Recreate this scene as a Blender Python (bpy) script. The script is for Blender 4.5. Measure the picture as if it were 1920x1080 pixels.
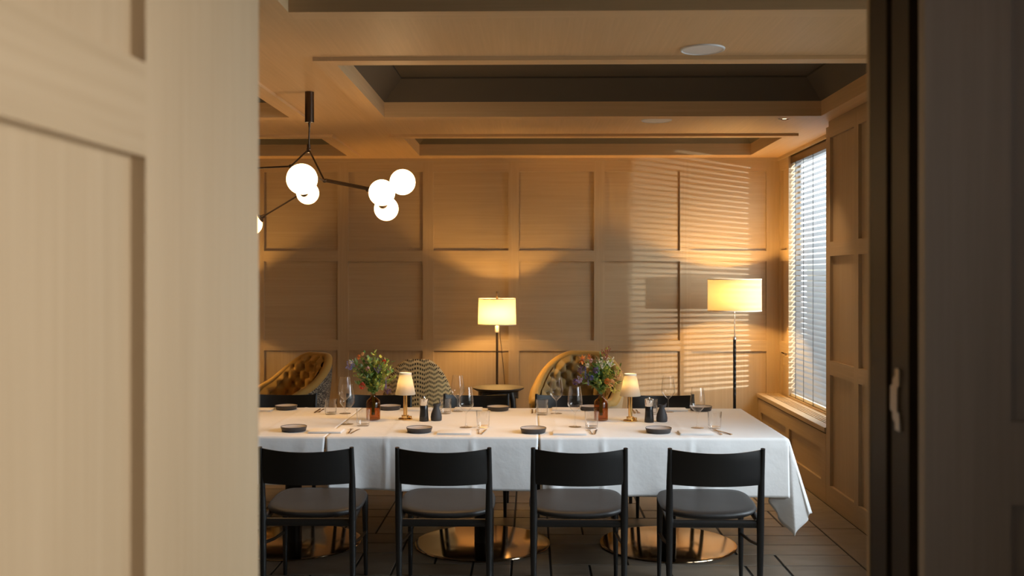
import bpy, bmesh, math, random
from mathutils import Vector, Matrix
PI = math.pi
scene = bpy.context.scene
for o in list(bpy.data.objects): bpy.data.objects.remove(o)
C = scene.collection

# ---------------------------------------------------------------- camera, world, exposure
EYE, CEIL = 1.635, 2.758
cam_data = bpy.data.cameras.new('camera'); cam = bpy.data.objects.new('camera', cam_data); C.objects.link(cam)
cam.location = (0, 0, EYE); cam.rotation_euler = (PI/2, 0, math.radians(1.074))
cam_data.sensor_width = 36; cam_data.lens = 36*1867/1920; cam_data.shift_y = -20/1920
cam_data.dof.use_dof = True; cam_data.dof.focus_distance = 5.9; cam_data.dof.aperture_fstop = 2.9
cam_data.clip_start = .05
scene.camera = cam
scene.view_settings.view_transform = 'Standard'; scene.view_settings.look = 'None'
scene.view_settings.gamma = 1; scene.view_settings.use_curve_mapping = False
scene.view_settings.exposure = 0.0
world = bpy.data.worlds.new('daylight'); scene.world = world; world.use_nodes = True
wb = world.node_tree.nodes['Background']; wb.inputs[0].default_value = (.86, .93, 1, 1); wb.inputs[1].default_value = 3.0
_nt = world.node_tree; _tc = _nt.nodes.new('ShaderNodeTexCoord'); _sp = _nt.nodes.new('ShaderNodeSeparateXYZ'); _rp = _nt.nodes.new('ShaderNodeValToRGB')
_nt.links.new(_tc.outputs['Generated'], _sp.inputs[0]); _nt.links.new(_sp.outputs[2], _rp.inputs[0]); _nt.links.new(_rp.outputs[0], wb.inputs[0])
_e = _rp.color_ramp.elements; _e[0].position = 0; _e[0].color = (.15, .155, .15, 1); _e[1].position = .03; _e[1].color = (.95, .98, 1, 1)

def area(name, loc, target, sx, sy, power, col, spread=PI):
    l = bpy.data.lights.new(name, 'AREA'); l.shape = 'RECTANGLE'; l.size = sx; l.size_y = sy
    l.energy = power; l.color = col; l.spread = spread
    o = bpy.data.objects.new(name, l); C.objects.link(o); o.location = loc
    o.rotation_euler = (Vector(target)-Vector(loc)).to_track_quat('-Z', 'Y').to_euler(); return o
def point(name, loc, power, col, r=.04):
    l = bpy.data.lights.new(name, 'POINT'); l.energy = power; l.color = col; l.shadow_soft_size = r
    o = bpy.data.objects.new(name, l); C.objects.link(o); o.location = loc; return o
WARM = (1, .56, .16)
# daylight outside the two windows of the right wall
area('daylight_near_window', (3.15, 4.0, 1.95), (0, 4.3, .75), 2.4, 1.6, 64, (.76, .86, 1), math.radians(92))
area('daylight_far_window', (3.2, 8.1, 2.3), (.8, 9.0, 1.2), 1.5, 1.5, 110, (.85, .93, 1))
# low daylight reflected off the street reaches the far wall between the slats
l = bpy.data.lights.new('street_reflection', 'SPOT'); l.energy = 19000; l.color = (.95, .96, 1); l.spot_size = math.radians(11); l.spot_blend = .3; l.shadow_soft_size = .16
o = bpy.data.objects.new('street_reflection', l); C.objects.link(o); o.location = (11, -2, 1.3); o.rotation_euler = (Vector((2.38, 8.35, 1.65))-Vector((11, -2, 1.3))).to_track_quat('-Z', 'Y').to_euler()
# added unseen fill light right of the camera brightens the open door leaf
area('door_leaf_fill', (2.36, .75, 1.55), (-.5, 1.0, 1.5), 1.0, 2.0, 15.5, (1, .98, .97), math.radians(62))

# ---------------------------------------------------------------- mesh helpers
class MB:
    def __init__(s): s.v = []; s.f = []; s.m = []; s.uv = {}
    def face(s, idx, m=0): s.f.append(tuple(idx)); s.m.append(m)
    def quad(s, a, b, c, d, m=0):
        n = len(s.v); s.v += [a, b, c, d]; s.face((n, n+1, n+2, n+3), m)
    def box(s, x0, x1, y0, y1, z0, z1, m=0):
        n = len(s.v)
        s.v += [(x0,y0,z0),(x1,y0,z0),(x1,y1,z0),(x0,y1,z0),(x0,y0,z1),(x1,y0,z1),(x1,y1,z1),(x0,y1,z1)]
        for q in ((0,3,2,1),(4,5,6,7),(0,1,5,4),(1,2,6,5),(2,3,7,6),(3,0,4,7)): s.face([n+i for i in q], m)
    def rings(s, rs, closed=True, cap=True, m=0):
        n0 = len(s.v); k = len(rs[0])
        for r in rs: s.v += [tuple(p) for p in r]
        for i in range(len(rs)-1):
            for j in range(k if closed else k-1):
                a = n0+i*k+j; b = n0+i*k+(j+1) % k
                s.face((a, b, b+k, a+k), m)
        if cap and closed:
            s.face([n0+j for j in range(k)][::-1], m); s.face([n0+(len(rs)-1)*k+j for j in range(k)], m)
    def lathe(s, prof, n=32, c=(0,0,0), m=0, cap=True):
        s.rings([[(c[0]+r*math.cos(2*PI*j/n), c[1]+r*math.sin(2*PI*j/n), c[2]+z) for j in range(n)] for r, z in prof], True, cap, m)
    def tube(s, pts, rad, n=12, m=0, flat=1.0):
        pts = [Vector(p) for p in pts]; L = len(pts)
        if not isinstance(rad, (list, tuple)): rad = [rad]*L
        rs = []; up = None
        for i, p in enumerate(pts):
            d = (pts[min(i+1, L-1)]-pts[max(i-1, 0)]).normalized()
            if up is None: up = Vector((0,0,1)) if abs(d.z) < .9 else Vector((0,1,0))
            a = d.cross(up).normalized(); b = a.cross(d).normalized(); up = b
            rs.append([p+a*rad[i]*math.cos(2*PI*j/n)+b*rad[i]*flat*math.sin(2*PI*j/n) for j in range(n)])
        s.rings(rs, True, True, m)
    def sphere(s, c, r, n=24, sz=1.0, m=0):
        k = n//2
        s.lathe([(max(1e-4, r*math.sin(PI*i/k)), -r*sz*math.cos(PI*i/k)) for i in range(k+1)], n, c, m)
    def grid(s, fn, nu, nv, m=0, uvfn=None):
        n0 = len(s.v)
        for i in range(nu+1):
            for j in range(nv+1):
                s.v.append(tuple(fn(i/nu, j/nv)))
                if uvfn: s.uv[len(s.v)-1] = uvfn(i/nu, j/nv)
        for i in range(nu):
            for j in range(nv):
                a = n0+i*(nv+1)+j; s.face((a, a+nv+1, a+nv+2, a+1), m)
def obj(name, mb, mats, parent=None, loc=(0,0,0), rot=(0,0,0), smooth=None, bevel=0, seg=2, weld=False, sub=0):
    me = bpy.data.meshes.new(name); me.from_pydata(mb.v, [], mb.f)
    if not isinstance(mats, (list, tuple)): mats = [mats]
    for mt in mats: me.materials.append(mt)
    for p, i in zip(me.polygons, mb.m): p.material_index = i
    if mb.uv:
        ul = me.uv_layers.new(name='UVMap')
        for lp in me.loops: ul.data[lp.index].uv = mb.uv.get(lp.vertex_index, (0,0))
    if weld or bevel:
        bm = bmesh.new(); bm.from_mesh(me); bmesh.ops.remove_doubles(bm, verts=bm.verts, dist=1e-5)
        if bevel: bmesh.ops.recalc_face_normals(bm, faces=bm.faces)
        bm.to_mesh(me); bm.free()
    o = bpy.data.objects.new(name, me); C.objects.link(o)
    o.location = loc; o.rotation_euler = rot
    if parent: o.parent = parent
    if bevel:
        b = o.modifiers.new('bevel', 'BEVEL'); b.width = bevel; b.segments = seg; b.limit_method = 'ANGLE'; b.angle_limit = math.radians(40)
    if sub:
        b = o.modifiers.new('sub', 'SUBSURF'); b.levels = sub; b.render_levels = sub
    if smooth is not None or bevel:
        me.shade_smooth()
        ang = math.radians(smooth or 35)
        bm = bmesh.new(); bm.from_mesh(me)
        for e in bm.edges:
            if len(e.link_faces) == 2 and e.calc_face_angle(0) > ang and not bevel: e.smooth = False
        bm.to_mesh(me); bm.free()
        if bevel:
            w = o.modifiers.new('wn', 'WEIGHTED_NORMAL'); w.keep_sharp = True
    return o
def tag(o, label=None, cat=None, group=None, kind=None):
    if label: o['label'] = label
    if cat: o['category'] = cat
    if group: o['group'] = group
    if kind: o['kind'] = kind
    return o
def thing(name, label, cat, loc=(0,0,0), rz=0, group=None):
    o = bpy.data.objects.new(name, None); C.objects.link(o); o.empty_display_size = .05
    o.location = loc; o.rotation_euler = (0,0,rz); return tag(o, label, cat, group)
def copy_tree(o, parent=None):
    c = o.copy(); C.objects.link(c); c.parent = parent
    for ch in [x for x in bpy.data.objects if x.parent == o]: copy_tree(ch, c)
    return c
def place(proto, used, loc, rz, label):
    o = proto if not used else copy_tree(proto)
    o.location = loc; o.rotation_euler = (0,0,rz); o['label'] = label; return o
def struct(name, mb, mats, **k): return tag(obj(name, mb, mats, **k), kind='structure')

# ---------------------------------------------------------------- materials
def mat(name, col=(.5,.5,.5), rough=.5, metal=0, **kw):
    m = bpy.data.materials.new(name); m.use_nodes = True; b = m.node_tree.nodes['Principled BSDF']
    b.inputs['Base Color'].default_value = (*col, 1); b.inputs['Roughness'].default_value = rough; b.inputs['Metallic'].default_value = metal
    for k, v in kw.items(): b.inputs[k.replace('_', ' ')].default_value = v
    return m
def N(m, t, **p):
    n = m.node_tree.nodes.new(t)
    for k, v in p.items(): setattr(n, k, v)
    return n
def L(m, a, b): m.node_tree.links.new(a, b)
def ramp(m, fac, stops):
    r = N(m, 'ShaderNodeValToRGB'); e = r.color_ramp.elements
    while len(e) < len(stops): e.new(.5)
    for x, (p, c) in zip(e, stops): x.position = p; x.color = (*c, 1)
    L(m, fac, r.inputs[0]); return r.outputs[0]
def noise(m, scale, mapscale=(1,1,1), detail=3, coord='Object', loc=(0,0,0)):
    tc = N(m, 'ShaderNodeTexCoord'); mp = N(m, 'ShaderNodeMapping'); mp.inputs['Scale'].default_value = mapscale; mp.inputs['Location'].default_value = loc
    n = N(m, 'ShaderNodeTexNoise'); n.inputs['Scale'].default_value = scale; n.inputs['Detail'].default_value = detail
    L(m, tc.outputs[coord], mp.inputs[0]); L(m, mp.outputs[0], n.inputs[0]); return n.outputs[0]
def bump(m, h, strength=.2, dist=.002):
    b = N(m, 'ShaderNodeBump'); b.inputs['Strength'].default_value = strength; b.inputs['Distance'].default_value = dist
    L(m, h, b.inputs['Height']); L(m, b.outputs[0], m.node_tree.nodes['Principled BSDF'].inputs['Normal'])
def math_n(m, op, a, b=None):
    n = N(m, 'ShaderNodeMath', operation=op)
    for i, v in enumerate((a, b)):
        if v is None: continue
        if isinstance(v, (int, float)): n.inputs[i].default_value = v
        else: L(m, v, n.inputs[i])
    return n.outputs[0]
def wood(name, axis, c1=(.50,.37,.225), c2=(.42,.302,.172), rough=.5):
    m = mat(name, rough=rough); ms = [46,46,46]; ms['xyz'.index(axis)] = 1.1
    a = noise(m, 1.6, tuple(ms), 5)
    ms2 = [9,9,9]; ms2['xyz'.index(axis)] = .5
    b = noise(m, 1.0, tuple(ms2), 2, loc=(3.1,1.7,.4))
    s = math_n(m, 'ADD', math_n(m, 'MULTIPLY', a, .6), math_n(m, 'MULTIPLY', b, .4))
    col = ramp(m, s, [(.30, c2), (.52, tuple((x+y)/2 for x, y in zip(c1, c2))), (.70, c1)])
    L(m, col, m.node_tree.nodes['Principled BSDF'].inputs['Base Color'])
    bump(m, a, .12, .001); return m
WX, WY, WZ = wood('oak_veneer_x', 'x'), wood('oak_veneer_y', 'y'), wood('oak_veneer_z', 'z')
WOODS = [WX, WY, WZ]
taupe_wood = wood('taupe_wood_z', 'z', (.33,.285,.25), (.26,.225,.195), .5)  # grey-brown wood tone for the wall right of the opening
TAUPE = [taupe_wood]*3
brown_wood = wood('dark_brown_wood_z', 'z', (.030,.019,.010), (.022,.014,.007), .5)  # near-black brown wood tone for the jamb and pocket door edge
BROWN = [brown_wood]*3
coffer_dark = mat('coffer_grey_brown', (.075,.058,.038), .8); bump(coffer_dark, noise(coffer_dark, 60), .2)
black_wood = mat('black_stained_ash', (.007,.007,.007), .36)
ms_ = noise(black_wood, 2, (60,60,3), 4); bump(black_wood, ms_, .25, .001)
leather = mat('dark_leather', (.022,.020,.019), .5); bump(leather, noise(leather, 300), .15, .001)
black_metal = mat('black_metal', (.015,.014,.013), .35, .6)
copper_steel = mat('polished_copper_steel', (.50,.36,.22), .10, 1)
bronze = mat('dark_bronze', (.11,.075,.05), .3, .9)
chrome = mat('chrome', (.75,.73,.70), .12, 1)
brass = mat('polished_brass', (.80,.52,.20), .16, 1)
gold = mat('champagne_cutlery', (.60,.42,.25), .2, 1)
white_paint = mat('white_paint', (.75,.74,.72), .5)
cloth = mat('white_linen', (.80,.79,.78), .85, Sheen_Weight=.1)
_n = noise(cloth, 7, (1,1,1), 4); bump(cloth, _n, .28, .02)
linen_napkin = mat('napkin_linen', (.82,.81,.80), .9); bump(linen_napkin, noise(linen_napkin, 60), .1)
stoneware = mat('dark_stoneware', (.045,.040,.040), .45)
plate_glaze = mat('pale_plate_glaze', (.50,.47,.46), .35)
black_plastic = mat('black_gloss', (.012,.012,.013), .25)
carafe_mat = mat('charcoal_ceramic', (.035,.034,.037), .6)
plate_metal = mat('worn_steel', (.45,.42,.38), .35, .8)
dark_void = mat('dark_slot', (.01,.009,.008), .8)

def thin_glass(name, tint=(.97,.97,.97), ior=1.5, rough=.02, edge=None, gl=1.0, edge_gain=.75, power=4.5):
    m = bpy.data.materials.new(name); m.use_nodes = True; nt = m.node_tree; nt.nodes.remove(nt.nodes['Principled BSDF'])
    out = nt.nodes['Material Output']; t = N(m, 'ShaderNodeBsdfTransparent'); t.inputs[0].default_value = (*tint, 1)
    if edge:
        lw = N(m, 'ShaderNodeLayerWeight'); lw.inputs[0].default_value = .35
        col = ramp(m, lw.outputs['Facing'], [(.35, tint), (1, edge)]); L(m, col, t.inputs[0])
    g = N(m, 'ShaderNodeBsdfGlossy'); g.inputs['Roughness'].default_value = rough; g.inputs[0].default_value = (gl, gl, gl, 1)
    lf = N(m, 'ShaderNodeLayerWeight'); lf.inputs[0].default_value = .5
    fr = N(m, 'ShaderNodeMath', operation='MULTIPLY_ADD'); L(m, math_n(m, 'POWER', lf.outputs['Facing'], power), fr.inputs[0]); fr.inputs[1].default_value = edge_gain; f0 = ((ior-1)/(ior+1))**2; fr.inputs[2].default_value = f0
    mx = N(m, 'ShaderNodeMixShader'); L(m, fr.outputs[0], mx.inputs[0]); L(m, t.outputs[0], mx.inputs[1]); L(m, g.outputs[0], mx.inputs[2])
    L(m, mx.outputs[0], out.inputs[0]); return m
clear_glass = thin_glass('clear_glass', (.985,.985,.985), 1.5, .01, (.62,.62,.62), edge_gain=.95, power=2.6)
pane_glass = thin_glass('window_glass', (.95,.97,.96), 1.3)
amber_glass = thin_glass('amber_glass', (.80,.57,.30), 1.5, .03, (.50,.30,.12))

def shade_mat(name, col, trans, emit=None, stripes=False):
    m = bpy.data.materials.new(name); m.use_nodes = True; nt = m.node_tree; nt.nodes.remove(nt.nodes['Principled BSDF'])
    out = nt.nodes['Material Output']
    d = N(m, 'ShaderNodeBsdfDiffuse'); t = N(m, 'ShaderNodeBsdfTranslucent'); mx = N(m, 'ShaderNodeMixShader')
    d.inputs[0].default_value = (*col, 1); t.inputs[0].default_value = (*trans, 1); mx.inputs[0].default_value = .55
    if stripes:
        tc = N(m, 'ShaderNodeTexCoord'); sp = N(m, 'ShaderNodeSeparateXYZ'); L(m, tc.outputs['UV'], sp.inputs[0])
        w = math_n(m, 'SINE', math_n(m, 'MULTIPLY', sp.outputs[0], 2*PI*110))
        c = ramp(m, math_n(m, 'ADD', math_n(m, 'MULTIPLY', w, .5), .5), [(0, tuple(x*.75 for x in trans)), (1, trans)]); L(m, c, t.inputs[0])
    L(m, d.outputs[0], mx.inputs[1]); L(m, t.outputs[0], mx.inputs[2]); L(m, mx.outputs[0], out.inputs[0]); return m
shade_white = shade_mat('shade_cotton', (.80,.74,.62), (.20,.18,.14))
shade_ribbon = shade_mat('shade_ribbon', (.80,.72,.60), (.15,.12,.085), stripes=True)
slat_mat = shade_mat('blind_slat', (.52,.53,.54), (.18,.19,.20)); 
def emis(name, col, s):
    m = bpy.data.materials.new(name); m.use_nodes = True; b = m.node_tree.nodes['Principled BSDF']
    b.inputs['Base Color'].default_value = (.8,.8,.8,1); b.inputs['Emission Color'].default_value = (*col, 1); b.inputs['Emission Strength'].default_value = s; b.inputs['Roughness'].default_value = .3
    return m
globe_glow = emis('opal_globe', (1, .63, .29), 8.0)
bulb_glow = emis('bulb', (1, .72, .42), 18)
spot_glow = emis('downlight_lens', (1, .8, .55), 2.5)

# stone floor tiles: each tile carries its own tone from a random per-tile value in the UV map
tile_mat = mat('stone_tile', rough=.42)
tc = N(tile_mat, 'ShaderNodeUVMap'); sp = N(tile_mat, 'ShaderNodeSeparateXYZ'); L(tile_mat, tc.outputs[0], sp.inputs[0])
n1 = noise(tile_mat, 5, (1, 2.5, 1), 6)
v_ = math_n(tile_mat, 'ADD', math_n(tile_mat, 'MULTIPLY', sp.outputs[0], .35), math_n(tile_mat, 'MULTIPLY', n1, .65))
L(tile_mat, ramp(tile_mat, v_, [(.25, (.140,.110,.082)), (.5, (.185,.150,.113)), (.75, (.24,.195,.15))]), tile_mat.node_tree.nodes['Principled BSDF'].inputs['Base Color'])
bump(tile_mat, n1, .15, .004)
grout = mat('dark_grout', (.012,.011,.010), .8)

# ---------------------------------------------------------------- room shell
def relief(name, us, vs, depth, mp, grain, T=.06, flip=False, extra=None, mats=None):
    """Surface of rectangular cells; depth(i,j) -> (d, drawn). mp(u,v,d) -> xyz. grain(i,j) -> material index."""
    mb = MB(); nu, nv = len(us)-1, len(vs)-1
    D = [[depth(i, j) for j in range(nv)] for i in range(nu)]
    for i in range(nu):
        for j in range(nv):
            d, dr = D[i][j]; u0, u1, v0, v1 = us[i], us[i+1], vs[j], vs[j+1]
            if dr: mb.quad(mp(u0,v0,d), mp(u1,v0,d), mp(u1,v1,d), mp(u0,v1,d), grain(i, j))
            for (di, dj) in ((1,0),(0,1)):
                ii, jj = i+di, j+dj
                if ii < nu and jj < nv:
                    e = D[ii][jj][0]
                    if abs(e-d) > 1e-6:
                        if di: mb.quad(mp(u1,v0,d), mp(u1,v1,d), mp(u1,v1,e), mp(u1,v0,e), grain(i, j) if d > e else grain(ii, jj))
                        else: mb.quad(mp(u0,v1,d), mp(u1,v1,d), mp(u1,v1,e), mp(u0,v1,e), grain(i, j) if d > e else grain(ii, jj))
    u0, u1, v0, v1 = us[0], us[-1], vs[0], vs[-1]
    for i in range(nu):                      # rear face and outer edges give the wall its thickness
        for j in range(nv):
            if D[i][j][1]: mb.quad(mp(us[i],vs[j],-T), mp(us[i],vs[j+1],-T), mp(us[i+1],vs[j+1],-T), mp(us[i+1],vs[j],-T), 2)
    for i in range(nu):
        for j, v in ((0, v0), (nv-1, v1)):
            d = D[i][j][0]; mb.quad(mp(us[i],v,d), mp(us[i+1],v,d), mp(us[i+1],v,-T), mp(us[i],v,-T), grain(i, j))
    for j in range(nv):
        for i, u in ((0, u0), (nu-1, u1)):
            d = D[i][j][0]; mb.quad(mp(u,vs[j],d), mp(u,vs[j+1],d), mp(u,vs[j+1],-T), mp(u,vs[j],-T), 2)
    if extra: extra(mb)
    return struct(name, mb, mats or WOODS, bevel=0)
REC = .022
ZR = [(.145, .94), (1.041, 1.786), (1.887, 2.632)]
def panel_edges(lo, hi, panels):
    s = {lo, hi}
    for a, b in panels: s |= {a, b}
    return sorted(s)
def inside(v0, v1, spans):
    c = (v0+v1)/2
    for k, (a, b) in enumerate(spans):
        if a < c < b: return k
    return None
def panelled(name, plane, pos, sgn, lo, hi, pans, rows=ZR, z0=0, z1=CEIL, holes=(), T=.06, hgrain=0, rec=REC, mats=None):
    us = panel_edges(lo, hi, pans); vs = panel_edges(z0, z1, rows)
    for (a, b, c, d) in holes:
        us = sorted(set(us) | {a, b}); vs = sorted(set(vs) | {c, d})
    def depth(i, j):
        uc, vc = (us[i]+us[i+1])/2, (vs[j]+vs[j+1])/2
        for (a, b, c, d) in holes:
            if a < uc < b and c < vc < d: return (-T, False)
        if inside(us[i], us[i+1], pans) is not None and inside(vs[j], vs[j+1], rows) is not None: return (-rec, True)
        return (0, True)
    def grain(i, j):
        pi, pj = inside(us[i], us[i+1], pans), inside(vs[j], vs[j+1], rows)
        if pi is not None and pj is not None: return 2 if (pj == 0 or hgrain == 1) else hgrain
        if pi is not None: return hgrain
        return 2
    if plane == 'y': mp = lambda u, v, d: (u, pos+sgn*d, v)
    else: mp = lambda u, v, d: (pos+sgn*d, u, v)
    return relief(name, us, vs, depth, mp, grain, T, mats=mats)

XR, XW, YW = 2.135, 2.335, 9.4
XP = [(-1.829-.803*k-.70, -1.829-.803*k) for k in range(4, 0, -1)] + [(-2.529,-1.829),(-1.727,-1.02),(-.919,-.211),(-.108,.597),(.699,1.405),(1.510,2.215)]
panelled('wall_back', 'y', YW, -1, -5.4, XW, XP)
# right wall: window plane with two openings
NARROW = [(9.12, 9.335)]
WIN1, WIN2 = (7.62, 9.06, .56, 2.742), (2.75, 5.35, .56, 2.70)
panelled('wall_right', 'x', XW, -1, 2.24, YW, NARROW, holes=(WIN1, WIN2), T=.16, hgrain=1)
# pier between the window niches
panelled('wall_right_pier', 'x', XR, -1, 5.75, 7.24, [(6.62,7.145),(5.88,6.53)], T=.16, z1=2.715, hgrain=1)
mb = MB(); mb.box(XR+.04, XW-.001, 7.19, 7.2385, 0, 2.713, 2); mb.box(XR+.012, XW-.001, 5.752, 7.22, 2.716, CEIL-.001, 1); struct('trim_1', mb, WOODS)
panelled('wall_left', 'x', -5.4, 1, 2.24, YW, [(2.4+.8*k, 3.1+.8*k) for k in range(8)], hgrain=1)
# thin crown line along the far wall and right wall
mb = MB(); mb.box(-5.4, XW, YW-.018, YW, CEIL-.028, CEIL, 0); mb.box(XW-.018, XW, 7.24, YW-.018, CEIL-.028, CEIL, 1); struct('trim_2', mb, WOODS)

# ceiling with coffers
cu = [-5.4, -5.15, -5.05, -1.665, -1.56, -1.112, -1.008, 1.985, 2.09, 2.40]
cv = [-2.2, 1.8, 1.9, 4.125, 4.235, 5.06, 5.165, 6.842, 6.95, 7.81, 7.90, 9.01, 9.10, YW]
def cdepth(i, j):
    uo = 1 <= i <= 3 or 5 <= i <= 7; ui = i in (2, 6)
    vo = 1 <= j <= 3 or 5 <= j <= 7 or 9 <= j <= 11; vi = j in (2, 6, 10)
    if ui and vi: return (-.083, False)
    if uo and vo: return (.02, True)
    return (0, True)
def coves(mb):
    for a, b in ((-5.05, -1.665), (-1.008, 1.985)):
        for c, d in ((1.9, 4.125), (5.165, 6.842), (7.90, 9.01)):
            z, h = CEIL+.083, .134
            q0 = [(a,c),(b,c),(b,d),(a,d)]; q1 = [(a+h,c+h),(b-h,c+h),(b-h,d-h),(a+h,d-h)]; q2 = [(a+h+.01,c+h+.01),(b-h-.01,c+h+.01),(b-h-.01,d-h-.01),(a+h+.01,d-h-.01)]
            for k in range(4):
                m_ = (k+1) % 4
                mb.quad((*q0[k], z), (*q0[m_], z), (*q1[m_], z+h), (*q1[k], z+h), 3)
                mb.quad((*q1[k], z+h), (*q1[m_], z+h), (*q1[m_], z+h+.012), (*q1[k], z+h+.012), 3)
            mb.quad(*[(x, y, z+h+.012) for x, y in q1], 3)
    mb.box(-5.5, 2.6, -2.3, YW+.1, CEIL+.3, CEIL+.36, 0)
WOODS4 = [wood('oak_warm_bounce_'+a_, a_, (.69,.455,.235), (.59,.38,.185)) for a_ in 'xyz']+[coffer_dark]  # ceiling oak with warm bounce light put into its colour, brighter and more orange
def relief4(*a, **k):
    global WOODS
    w = WOODS; WOODS = WOODS4; o = relief(*a, **k); WOODS = w; return o
relief4('ceiling', cu, cv, cdepth, lambda u, v, d: (u, v, CEIL-d), lambda i, j: 0 if (i in (2, 6) and j not in (2, 6, 10) and (j in (1,3,5,7,9,11))) else 1, T=.0+.299, extra=coves)

# floor: random rectangular stone tiles in a .22 m module, with a plain border by the right wall
rnd = random.Random(5)
mb = MB(); mod = .22; x_edge = 1.872
mb.quad((-5.4,-2.2,0),(2.4,-2.2,0),(2.4,YW,0),(-5.4,YW,0), 1)
nx, ny = 33, 53; taken = [[False]*ny for _ in range(nx)]
def tile(x0, x1, y0, y1):
    g, h, b = .006, .004, .002; t = rnd.random(); n = len(mb.v)
    mb.v += [(x0+g,y0+g,.0005),(x1-g,y0+g,.0005),(x1-g,y1-g,.0005),(x0+g,y1-g,.0005),(x0+g+b,y0+g+b,h),(x1-g-b,y0+g+b,h),(x1-g-b,y1-g-b,h),(x0+g+b,y1-g-b,h)]
    for k in range(8): mb.uv[n+k] = (t, 0)
    for q in ((4,5,6,7),(0,1,5,4),(1,2,6,5),(2,3,7,6),(3,0,4,7)): mb.face([n+i for i in q], 0)
for j in range(ny):
    for i in range(nx):
        if taken[i][j]: continue
        w, h = rnd.choice([(1,1),(2,1),(3,1),(2,1),(1,2),(3,1),(2,2)])
        while w > 1 and (i+w > nx or any(taken[i+k][j] for k in range(w))): w -= 1
        if j+h > ny or any(taken[i+k][j+1] for k in range(w) if h > 1): h = 1
        for a in range(w):
            for b_ in range(h): taken[i+a][j+b_] = True
        tile(x_edge-(i+w)*mod, x_edge-i*mod, YW-(j+h)*mod, YW-j*mod)
for k in range(8): tile(x_edge, XR-.006, YW-(k+1)*1.45, YW-k*1.45)
struct('floor', mb, [tile_mat, grout])
# outer shell closing the building
mb = MB(); mb.box(-5.5,2.6,-2.3,YW+.1,-.1,-.005, 0); struct('floor_slab', mb, [grout])

# hall side: opening wall, door leaves
mb = MB()
mb.box(-5.4, -.66, 1.93, 2.24, 0, CEIL, 2)
struct('wall_front', mb, WOODS)
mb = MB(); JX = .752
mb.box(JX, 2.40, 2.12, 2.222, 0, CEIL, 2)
struct('trim_3', mb, BROWN)
mb = MB(); mb.box(JX-.001, XR, 2.223, 2.24, 0, CEIL, 2); struct('trim_4', mb, WOODS)
panelled('wall_front_right', 'y', 1.915, -1, JX, 2.40, [(.915, 1.85)], rows=[(.12, 1.20), (1.36, 2.62)], T=.03, rec=.014, mats=TAUPE)
panelled('door_1', 'x', 0, 1, 0, 1.35, [(.10,.844)], rows=[(.12,.87),(.99,1.805),(1.937,2.64)], z0=.008, z1=2.735, T=.045, hgrain=1)
d1 = bpy.data.objects['door_1']; d1.location = (-.579, .551, 0); d1.rotation_euler = (0, 0, -math.radians(2.45))
# pocket door edge with its steel latch plate
mb = MB(); mb.box(JX+.006, JX+.75, 2.012, 2.108, .008, 2.735, 2); d2 = struct('door_2', mb, BROWN, bevel=.002)
mb = MB(); z0 = 1.315
pl = [(-.038,0),(-.012,.0),(-.012,.018),(.002,.030),(.002,.046),(.016,.05),(.016,.115),(.002,.12),(.002,.134),(-.012,.146),(-.012,.165),(-.034,.165),(-.034,.12),(-.022,.115),(-.022,.05),(-.034,.046)]
pl = [(y, z*.77+.005) for y, z in pl]; n = len(pl)
mb.v = [(JX+.006, 2.085+y, z0+z) for y, z in pl]+[(JX+.001, 2.085+y, z0+z) for y, z in pl]
for k in range(n): mb.face((k, (k+1) % n, n+(k+1) % n, n+k))
mb.face(list(range(n, 2*n))); 
obj('latch_plate', mb, plate_metal, d2)
# hall walls behind the camera close the anteroom
mb = MB(); mb.box(-5.5, -5.4, -2.3, 2.24, 0, CEIL, 2); mb.box(-5.5, 2.5, -2.3, -2.2, 0, CEIL, 2); mb.box(2.40, 2.5, -2.2, 2.24, 0, CEIL, 2)
struct('wall_hall', mb, WOODS)
mb = MB(); mb.box(2.37,2.40,.2,.25,.5,2.6); mb.box(2.37,2.40,1.25,1.3,.5,2.6); mb.box(2.37,2.40,.25,1.25,.5,.55); mb.box(2.37,2.40,.25,1.25,2.55,2.6); wf = struct('window_3', mb, white_paint)  # frame added around the door leaf fill; the wall behind is solid
g = MB(); g.box(2.385,2.39,.25,1.25,.55,2.55); obj('pane', g, pane_glass, wf)

# windows: frame, glass and outer sill
for n_, (a, b, c, d) in enumerate((WIN1, WIN2)):
    x0, x1 = XW+.10, XW+.15; mb = MB(); w = .05
    mb.box(x0, x1, a, b, c, c+w); mb.box(x0, x1, a, b, d-w, d); mb.box(x0, x1, a, a+w, c+w, d-w); mb.box(x0, x1, b-w, b, c+w, d-w)
    if n_: mb.box(x0, x1, (a+b)/2-.03, (a+b)/2+.03, c+w, d-w)
    f = struct('window_%d' % (n_+1), mb, white_paint, bevel=.003)
    g = MB(); g.box(x0+.02, x0+.026, a+w-.01, b-w+.01, c+w-.01, d-w+.01); obj('pane', g, pane_glass, f)

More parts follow.
